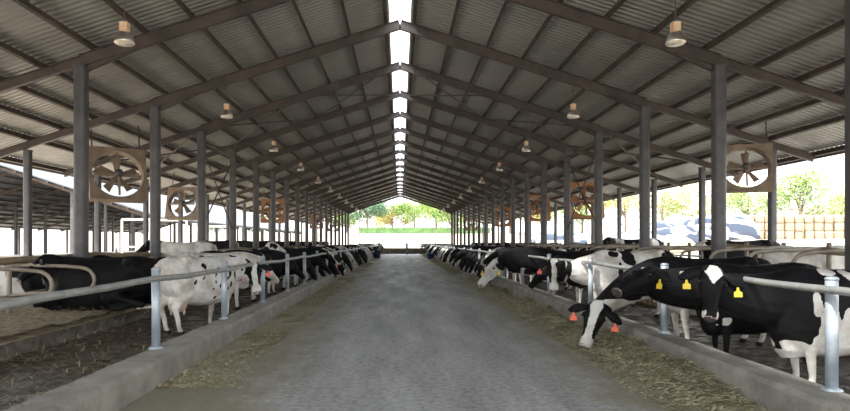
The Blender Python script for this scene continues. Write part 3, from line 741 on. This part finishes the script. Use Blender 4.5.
# --- left row
cow('speckled white cow behind the left rail, face turned with two orange ear tags', (-3.72, 11.65, 0), radians(65), W(253, 265, 12.75), W(257, 292, 12.4), fd(.12, -1),
    dict(seed=11, bias=-1.2, head='blaze', bw=.05, neck=-1, legs=.3, spots=1, ear=1, nose=.5, legcol=-1, blobs=[(1.12, None, 1.1, .12, 1, .25, 1)]), vox=.017, sc=.99, tags='OO', group=FLG, seed=24, hs=1.12)
cow('white cow with one black spot standing behind the speckled cow', (-4.5, 15.1, 0), radians(22), (-3.45, 15.9, 1.05), (-3.1, 16.05, .62), fd(1, .1),
    dict(seed=12, bias=-1.3, head='white', legs=.5, blobs=[(-.35, None, 1.25, .08, 1, .07, 1), (.25, None, 1.28, .10, 1, .03, 1)]), vox=.022, tags=None, group=FLG, seed=27)
cow('white cow with a black head and neck facing left behind the spotted cow', (-6.7, 19.1, .30), radians(176), (-7.75, 19.0, 1.62), (-8.1, 18.8, 1.25), fd(-1, -.3),
    dict(seed=13, bias=-1.2, head='black', neck=1, legs=.5), vox=.025, sc=.97, tags=None, group='cows standing in the left walkway', seed=30)
cow('white cow with black shoulders and a black spot near its raised head', (-5.0, 20.8, 0), radians(15), (-4.35, 21.2, 1.62), (-3.85, 21.1, 1.3), fd(1, -.3),
    dict(seed=14, bias=-.7, head='white', eyepatch=1, legs=.6, blobs=[(.35, None, 1.3, .3, 1, .2, 1)]), vox=.025, tags=None, group=FLG, seed=31)
cow('black cow with a white cheek at the left rail beside the speckled cow', (-4.55, 17.1, 0), radians(12), W(259, 254, 17.3), W(271, 272, 17.0), fd(.8, -.8),
    dict(seed=15, bias=1.1, head='half', legs=.5), vox=.022, tags=[None, 'O'], group=FLG, seed=33)
cow('black cow at the left rail, second beyond the speckled cow', (-4.5, 19.3, 0), radians(5), (-3.35, 19.6, .95), (-2.95, 19.5, .5), fd(1, -.2),
    dict(seed=16, bias=1.0, head='black', legs=.45), vox=.025, tags=None, group=FLG, seed=36)
cow('black cow with a white back patch at the left rail', (-4.45, 21.6, 0), radians(3), (-3.2, 22.0, .85), (-2.9, 21.9, .3), fd(1, -.3),
    dict(seed=17, bias=.7, head='black', legs=.5, blobs=[(-.2, None, 1.42, .3, 1, .08, -1)]), vox=.028, tags=None, group=FLG, seed=39)
cow('black cow with pale brisket at the left rail before the long-necked grazer', (-4.45, 24.2, 0), radians(0), (-3.2, 24.5, .8), (-2.9, 24.4, .25), fd(1, -.3),
    dict(seed=18, bias=.4, head='black', legs=.6), vox=.03, tags=None, group=FLG, seed=41)
cow('black cow with an orange tag reaching down to graze on the left of the alley', (-4.35, 26.6, 0), radians(-4), W(327, 256, 26.6), W(340, 276, 26.1), fd(1, -.4),
    dict(seed=19, bias=.6, head='black', legs=.65, blobs=[(.6, None, .7, .25, 1, .15, -1)]), vox=.028, tags='OO', group=FLG, seed=43)
# --- cubicle cows
CB = 'cows in the left cubicles'; CR = 'cows in the right cubicles'
cow('large black cow lying on the straw bed beside the first left column', (-5.95, 12.2, .33), radians(184), (-6.85, 11.8, 1.32), (-7.1, 11.45, .95), fd(-1, -.8),
    dict(seed=20, bias=1.5, head='black', legs=-1), vox=.022, sc=1.14, pose='lie', tags=None, group=CB, seed=45)
cow('black cow lying behind the large black one on the left bed', (-6.35, 14.95, .33), radians(178), (-7.2, 14.6, 1.25), (-7.55, 14.4, .85), fd(-1, -.5),
    dict(seed=21, bias=1.5, head='black', legs=-1), vox=.025, sc=1.05, pose='lie', tags=None, group=CB, seed=46)
cow('patchy white and brownish black cow lying far left behind the pipe dividers', (-8.9, 14.2, .32), radians(4), (-7.95, 14.0, 1.2), (-7.6, 13.7, .85), fd(1, -.6),
    dict(seed=22, bias=-.15, head='white', legs=-1), vox=.028, pose='lie', tags=None, group=CB, seed=47)
cow('patchy cow lying in the left cubicles beyond the black pair', (-8.8, 19.2, .32), radians(5), (-7.9, 19.0, 1.2), (-7.6, 18.7, .85), fd(1, -.4),
    dict(seed=23, bias=.0, head='white', legs=-1), vox=.03, pose='lie', tags=None, group=CB, seed=48)
cow('pale grey-white cow standing in the nearest right cubicle', (7.95, 12.0, .17), radians(8), (9.5, 12.3, 1.25), (9.9, 12.1, .9), fd(1, 0),
    dict(seed=24, bias=-1.6, head='white', legs=-1, ear=-1), vox=.024, sc=1.0, tags=None, group=CR, seed=50)
cow('black and white cow standing beyond the right rail with a white shoulder band', (8.9, 23.9, .17), radians(178), (7.85, 23.6, 1.75), (7.45, 23.4, 1.5), fd(-1, -.2),
    dict(seed=25, bias=.9, head='black', legs=-1, blobs=[(.45, None, 1.2, .13, 1, .6, -1), (-.7, None, 1.2, .13, 1, .6, -1)]), vox=.03, sc=1.15, tags=None, group=CR, seed=52)
cow('black cow with a white face beyond the right rail beside the nearest outer column', (8.9, 16.3, .17), radians(184), (7.95, 16.2, 1.66), (7.5, 16.1, 1.48), fd(-1, -.2),
    dict(seed=26, bias=.9, head='white', legs=-1), vox=.028, sc=1.09, tags=None, group=CR, seed=53)

# --- distant rows: a handful of types, copied
types = []
def ftype(seed, bias, head, ph, mh, px_, mx_, legs=.5, pose='stand'):
    t = cow('x', (0, 0, 0), 0, (px_, 0, ph), (mx_, .03, mh), (1, .01, 0), dict(seed=seed, bias=bias, head=head, legs=legs if pose == 'stand' else -1), vox=.038, pose=pose, parts=False, place=False, seed=seed)
    types.append(t); return t
ftype(31, .9, 'black', .62, .10, 1.55, 1.75); ftype(32, .45, 'blaze', .70, .18, 1.5, 1.78); ftype(33, 1.2, 'black', .95, .48, 1.45, 1.85)
ftype(34, .1, 'black', .60, .08, 1.5, 1.68, .7); ftype(35, .8, 'blaze', 1.18, .75, 1.42, 1.85); ftype(36, -.5, 'white', .66, .14, 1.52, 1.75)
lie = [ftype(37, .8, 'black', 1.0, .75, 1.15, 1.6, pose='lie'), ftype(38, .1, 'blaze', 1.05, .8, 1.15, 1.6, pose='lie')]
used = set()
DESC = ['black cow grazing', 'black cow with a white blaze grazing', 'black cow lowering its head', 'patchy black and white cow grazing', 'white-blazed cow with raised head', 'mostly white cow grazing']
def put(t, loc, yaw, lab, grp, sc=1):
    c = t if t not in used else copy_tree(t); used.add(t)
    c.location = loc; c.rotation_euler = (0, 0, yaw); c.scale = (sc, sc, sc); tag(c, lab, 'cow', grp); return c
for s, sn, y0 in ((1, 'right', 23.4), (-1, 'left', 28.6)):
    y = y0; i = 0
    while y < 108:
        k = R.choice([0, 0, 1, 2, 2, 3, 4, 0, 5] if s > 0 else [0, 1, 2, 3, 3, 4, 5, 0])
        yaw = (pi if s > 0 else 0) + R.uniform(-.18, .18)
        X = s * (5.0 if s > 0 else 4.3) + R.uniform(-.08, .12)
        if i < 10: lab = '%s, %s in the distant %s feed row' % (DESC[k], ORD[i], sn)
        else: lab = 'tiny distant cow in the far part of the %s feed row' % sn
        put(types[k], (X, y, 0), yaw, lab, 'distant cows of the %s feed row' % sn, R.uniform(.94, 1.03))
        y += R.uniform(1.15, 1.75) if i < 12 else R.uniform(1.4, 2.2); i += 1
put(types[2], (-4.35, 22.95, 0), .05, 'black cow between the white-backed cow and the pale-brisket cow at the left rail', FLG, 1.0)
put(types[4], (-4.35, 25.4, 0), -.04, 'white-blazed cow with raised head just before the long-necked grazer on the left', FLG, 1.0)
put(types[2], (5.1, 16.0, 0), pi + .05, 'black cow tucked behind the white-bodied cow at the right rail', FR, 1.0)
# cows further back in the walkways and beds
for s, sn in ((1, 'right'), (-1, 'left')):
    for i, q in enumerate([3, 4, 5, 6, 7, 8, 9, 10, 12, 13]):
        y = Z0 + q * BAY + 2 * BAY / 3 + R.uniform(-.1, .1); bz = .32 if s < 0 else .2
        k = R.choice([0, 2, 4, 3]) if s > 0 else R.choice([2, 3, 4, 0])
        if i % 2: put(lie[i // 2 % 2], (s * 8.6, y, bz), (pi if R.random() < .5 else 0) + R.uniform(-.15, .15), 'distant cow lying in the %s cubicles' % sn, 'distant lying cows on the %s' % sn)
        else: put(types[4 if R.random() < .5 else 2], (s * 8.6, y, bz), (0 if s > 0 else pi) + R.uniform(-.2, .2), 'distant cow standing in the %s cubicles' % sn, 'distant standing cows on the %s' % sn)
for t in types:
    if t not in used:
        for ch in list(t.children): bpy.data.objects.remove(ch)
        bpy.data.objects.remove(t)

# ------------------------------------------------------------------ far end: gate, tubs, poles, hedge, trees
gy = Y_END - 3.2
g = empty('alley_gate', (0, gy, 0), label='pale tubular gate closing the far end of the alley', cat='gate')
for a, b_ in ((-2.6, .82), (.98, 3.5)):
    mb = MB()
    for z in (1.0, 1.35): mb.tube([(a, 0, z), (b_, 0, z)], .05, 6)
    for x in (a, b_): mb.tube([(x, 0, .1), (x, 0, 1.37)], .05, 6)
    mb.build('leaf', M['gate'], g)
    MB().box((a, .06, .08), (b_, .10, .86)).build('board_panel', mat('gate_board', (.12, .10, .08), (.22, .19, .15), 4, .85), g)
for x in (-2.7, .9, 3.55): MB().tube([(x, 0, 0), (x, 0, 1.6)], .09, 8).build('post', M['gate'], g)
for x, y, lab in ((-2.35, 63, 'blue plastic tub at the foot of the left kerb far down the alley'), (3.0, 60, 'blue plastic tub at the foot of the right kerb far down the alley')):
    o = MB().lathe((x, y, 0), [(.28, 0), (.40, .5), (.43, .52), (.40, .54), (.37, .5), (.27, .06), (.0, .05)], 18).build('plastic_tub', M['blue'], smooth=True); tag(o, lab, 'tub')
for x, lab in ((-6.4, 'thin dark pole outside the far end, on the left'), (5.6, 'thin dark pole outside the far end, on the right')):
    o = MB().tube([(x, 98, gz(x, 98) - .2), (x, 98, gz(x, 98) + 5.0)], .09, 8).build('utility_pole', M['bark']); tag(o, lab, 'pole')

def leaves(mb, c, r, n, size, rng):
    for _ in range(n):
        d = Vector((rng.gauss(0, 1), rng.gauss(0, 1), rng.gauss(0, 1))).normalized() * (rng.random() ** .35)
        p = Vector((c[0] + d.x * r[0], c[1] + d.y * r[1], c[2] + d.z * r[2]))
        a = Vector((rng.gauss(0, 1), rng.gauss(0, 1), rng.gauss(0, 1))).normalized(); b_ = a.orthogonal().normalized(); s_ = size * rng.uniform(.6, 1.3)
        mb.add([p - a * s_, p + b_ * s_ * .6, p + a * s_, p - b_ * s_ * .6], [(0, 1, 2, 3)])
def tree(loc, h, w, mt, lab, seed, dens=1.0, blobs=9, trunk=.35, size=.32, cat='tree'):
    rng = random.Random(seed); root = empty('tree', loc, label=lab, cat=cat, group=None)
    tr = MB(); tr.tube([(0, 0, -.5), (.1, 0, h * .25), (0, .1, h * .5), (.2, 0, h * .72)], [trunk, trunk * .8, trunk * .55, trunk * .2], 8)
    fo = MB()
    for i in range(blobs):
        a = rng.uniform(0, 2 * pi); rr = rng.uniform(.15, .75) * w / 2; z = h * rng.uniform(.42, .85)
        c = (rr * cos(a), rr * sin(a), z); br = w * rng.uniform(.16, .28)
        tr.tube([(0, 0, h * rng.uniform(.25, .45)), (c[0] * .5, c[1] * .5, z * .8), c], [trunk * .4, trunk * .25, trunk * .08], 6)
        leaves(fo, c, (br, br, br * .75), int(520 * dens), size * .7, rng)
    tr.build('trunk', M['bark'], root); fo.build('foliage', mt, root)
    return root
def on(px, y): 
    x = (px - VX) / F * y; return (x, y, gz(x, y) - .05)
tree(on(367, 175), 11, 13, M['leafB'], 'dark blue-green round tree left of centre beyond the far end', 1, 1.2)
tree(on(392, 190), 9, 12, M['leafC'], 'pale yellowish tree just right of the blue-green tree beyond the far end', 2)
tree(on(414, 185), 11, 14, M['leafA'], 'bright green tree in the middle beyond the far end', 3)
tree(on(436, 170), 11, 15, M['leafA'], 'tallest bright green tree right of centre beyond the far end', 4, 1.2)
tree(on(346, 190), 8, 14, M['leafA'], 'small green tree partly hidden by the left end columns', 5)
tree(on(476, 180), 10, 16, M['leafC'], 'yellow-green tree glimpsed between the right end columns', 6)
tree(on(510, 150), 11, 16, M['leafA'], 'green tree seen between the middle right columns', 7)
tree(on(545, 140), 10, 14, M['leafC'], 'yellowing tree seen right of the middle columns', 8)
tree(on(582, 130), 11, 15, M['leafA'], 'green tree behind the second rusty fan', 9)
tree(on(625, 120), 12, 15, M['leafC'], 'thin yellowish tree behind the left part of the tarpaulin', 10, .45, trunk=.3)
tree(on(662, 118), 13, 17, M['leafA'], 'sparse bushy tree behind the tarpaulin between two right columns', 11, .5, trunk=.3)
tree(on(705, 122), 12, 17, M['leafC'], 'sparse yellow tree behind the nearest right column', 12, .7)
tree(on(748, 122), 12, 16, M['leafA'], 'light green tree behind the tarpaulin right end', 13, .9)
tree(on(800, 115), 14, 19, M['leafA'], 'broad green tree behind the round bales', 14, 1.3)
tree(on(842, 120), 10, 14, M['leafC'], 'yellowish tree at the right edge behind the bales', 15, .9)
tree((8.5, 99, gz(8.5, 99)), 10.5, 9, M['leafA'], 'leafy tree overhanging the right corner of the far opening', 16, .5, trunk=.25, size=.25)
for px, sd in ((30, 21), (120, 22), (215, 23), (262, 24)):
    tree(on(px, 190), 6, 16, M['leafB'], {30: 'low dark trees on the left horizon behind the neighbouring barn', 120: 'low distant tree beyond the white frames on the left', 215: 'low distant tree glimpsed between left columns behind the spotted cows', 262: 'low distant tree farthest right of those on the left horizon'}[px], sd)
rng = random.Random(5); mb = MB(); hy = 152; x0 = -10; x1 = 22
mb.box((x0, hy - .7, gz(0, hy) - .2), (x1, hy + .7, gz(0, hy) + 1.3))
for i in range(46): leaves(mb, (x0 + (x1 - x0) * i / 45, hy, gz(0, hy) + .9), (.7, .9, .75), 60, .16, rng)
tag(mb.build('hedge', M['hedge']), 'long clipped dark green hedge beyond the far end of the alley', 'hedge')

# round bales, three high
BR = 1.22 / 2; by = 82; proto = None; rows = ['bottom', 'middle', 'top']; n = 0
for c_ in range(13):
    x = 46.2 + c_ * 1.3
    for r in range(3):
        if proto is None:
            root = empty('round_bale', (0, 0, 0)); rg = []
            for (rr, z) in ((.0, .0), (.5, .0), (.60, .06), (.62, .35), (.62, .75), (.60, 1.02), (.5, 1.08), (0, 1.08)):
                rg.append([(max(rr, .01) * cos(2 * pi * j / 18), max(rr, .01) * sin(2 * pi * j / 18), z) for j in range(18)])
            MB().rings(rg).build('straw_roll', M['bale'], root, smooth=True)
            nt_ = MB()
            for z in (.3, .54, .78): nt_.lathe((0, 0, 0), [(.622, z - .02), (.632, z), (.622, z + .02)], 18)
            nt_.build('twine', M['net'], root); proto = c = root
        else: c = copy_tree(proto)
        c.location = (x + R.uniform(-.05, .05), by + R.uniform(-.1, .1), gz(x, by) - .06 + r * 1.08); c.rotation_euler = (0, 0, R.uniform(0, 6))
        c['category'] = 'bale'; c['group'] = 'stacked round straw bales'; c['label'] = 'pale round straw bale, %s row of the stack, %s counted from the tarpaulin' % (rows[r], ORD[c_] if c_ else 'first')
def tarp(x0, x1, y, h, lab, seed):
    mb = MB(); nx = int((x1 - x0) / .5); prof = [(-2.6, 0), (-2.5, .35), (-2.35, .8), (-2.1, .97), (-1, 1.0), (1, 1.0), (2.4, .95), (2.6, .0)]
    rs = []
    for i in range(nx + 1):
        x = x0 + (x1 - x0) * i / nx; g_ = gz(x, y) - .2; e = 1 - .25 * (abs(2 * i / nx - 1)) ** 8
        rs.append([(x, y + p + .35 * noise.noise(Vector((x * .6, p, seed))), g_ + (h + .2) * z * e + (.4 * noise.noise(Vector((x * .5, p * .8, seed + z))) if z > 0 else 0)) for p, z in prof])
    o = mb.rings(rs).build('tarpaulin', M['tarp'], smooth=True); tag(o, lab, 'tarpaulin')
tarp(30.5, 45.3, 80.5, 2.9, 'long blue-grey and white tarpaulin over a feed stack beside the bales', 3)
tarp(24.5, 36, 70, 2.3, 'crumpled white and blue tarpaulin heap seen between the right columns', 6)
tarp(17.5, 24, 82, 2.6, 'smaller blue and white tarpaulin left of the crumpled one', 9)
mb = MB(); cx, cy = 27.5, 61.5; gg = gz(cx, cy)
rs = [[(cx + 2.6 * r * cos(a), cy + 2.0 * r * sin(a), gg - .1 + 1.8 * z + .12 * sin(3 * a + z * 4)) for a in [2 * pi * j / 18 for j in range(18)]] for r, z in ((1, 0), (.78, .3), (.5, .65), (.22, .92), (.03, 1))]
tag(mb.rings(rs).build('straw_heap', M['heap'], smooth=True), 'cone-shaped pale straw heap in front of the crumpled tarpaulin', 'straw heap')

# neighbouring barn on the left
nb = empty('neighbouring_barn', (-36, 52, 0), label='neighbouring open-sided barn with dark roof seen between the left columns', cat='barn')
for s in (-1, 1):
    mb = MB(); rz_ = 8.9
    a = [(0, 0, rz_), (s * 16, 0, rz_ - .33 * 16), (s * 16, 75, rz_ - .33 * 16), (0, 75, rz_)]
    mb.add([Vector(p) for p in a] + [Vector(p) + Vector((0, 0, .12)) for p in a], [(0, 1, 2, 3), (7, 6, 5, 4), (0, 4, 5, 1), (1, 5, 6, 2), (2, 6, 7, 3), (3, 7, 4, 0)])
    mb.build('roof_slope', M['farroof'], nb)
    for j in range(12):
        x = s * (1 + j * 1.35); MB().beam((x, 0, rz_ - .33 * abs(x) - .1), (x, 75, rz_ - .33 * abs(x) - .1), .08, .18).build('purlin', M['purlin'], nb)
for j in range(13):
    y = 1 + 6 * j; mb = MB()
    for s in (-1, 1): mb.beam((0, y, rz_ - .3), (s * 16, y, rz_ - .3 - .33 * 16), .15, .3)
    mb.build('rafter', M['purlin'], nb)
    for x in (-15, -8, 8, 15): MB().box((x - .13, y - .13, -.1), (x + .13, y + .13, rz_ - .33 * abs(x) - .3)).build('column', M['column'], nb)
# white pipe frames and fences outside on the left
for i, (px, y, wd, hh, lab) in enumerate(((122, 40, 2.4, 3.2, 'tall white pipe frame outside, leftmost'), (150, 44, 2.6, 3.3, 'tall white pipe frame outside, next to the leftmost'), (196, 46, 2.6, 2.9, 'lower white pipe frame outside seen behind the spotted cows'))):
    x, _, z = on(px, y); mb = MB()
    for dx in (0, wd): mb.tube([(x + dx, y, z - .1), (x + dx, y, z + hh)], .07, 8)
    mb.tube([(x, y, z + hh), (x + wd, y, z + hh)], .07, 8); mb.tube([(x, y, z + hh * .45), (x + wd, y, z + hh * .45)], .04, 8)
    tag(mb.build('pipe_frame', M['white']), lab, 'frame')
for j, h in enumerate((.6, 1.15)):
    o = MB().tube([(-14, 8, h), (-14, 90, h)], .04, 6).build('fence_rail', M['railp']); tag(o, '%s rail of the fence outside on the left' % ('lower' if j == 0 else 'upper'), 'rail')
proto = None
for i in range(22):
    if proto is None: c = proto = MB().tube([(0, 0, -.1), (0, 0, 1.35)], .06, 8).build('fence_post', M['column'])
    else: c = proto.copy(); col.objects.link(c)
    c.location = (-14, 9 + i * 3.6, 0); tag(c, 'grey fence post outside the left eave', 'post', 'fence posts outside on the left')

# ------------------------------------------------------------------ light, camera, view
sc_ = bpy.context.scene
w = bpy.data.worlds.new('World'); sc_.world = w; w.use_nodes = True
bg = w.node_tree.nodes['Background']; N = w.node_tree.nodes; L = w.node_tree.links
tc = N.new('ShaderNodeTexCoord'); sp = N.new('ShaderNodeSeparateXYZ'); L.new(tc.outputs['Generated'], sp.inputs[0])
r = N.new('ShaderNodeValToRGB'); e = r.color_ramp.elements; e[0].position = 0; e[0].color = (1, .985, .955, 1); e[1].position = .55; e[1].color = (.80, .90, 1.0, 1)
L.new(sp.outputs['Z'], r.inputs['Fac']); L.new(r.outputs['Color'], bg.inputs['Color']); bg.inputs['Strength'].default_value = 1.0
sl = bpy.data.lights.new('Sun', 'SUN'); sl.energy = 3.2; sl.angle = radians(2); sl.color = (1, .95, .86)
so = bpy.data.objects.new('Sun', sl); col.objects.link(so)
dvec = Vector((.55, .42, -1.0)); so.rotation_euler = dvec.to_track_quat('-Z', 'Y').to_euler()

cd = bpy.data.cameras.new('Camera'); co = bpy.data.objects.new('Camera', cd); col.objects.link(co)
co.location = (0, 0, H); co.rotation_euler = (pi / 2, 0, 0)
cd.sensor_fit = 'HORIZONTAL'; cd.sensor_width = 36; cd.lens = 36 * F / 850; cd.shift_x = (425 - VX) / 850; cd.shift_y = (VY - 205.5) / 850
cd.clip_start = .05; cd.clip_end = 1000
sc_.camera = co
vs_ = sc_.view_settings; vs_.view_transform = 'Standard'; vs_.look = 'None'; vs_.gamma = 1; vs_.exposure = 1.85
vs_.use_curve_mapping = False
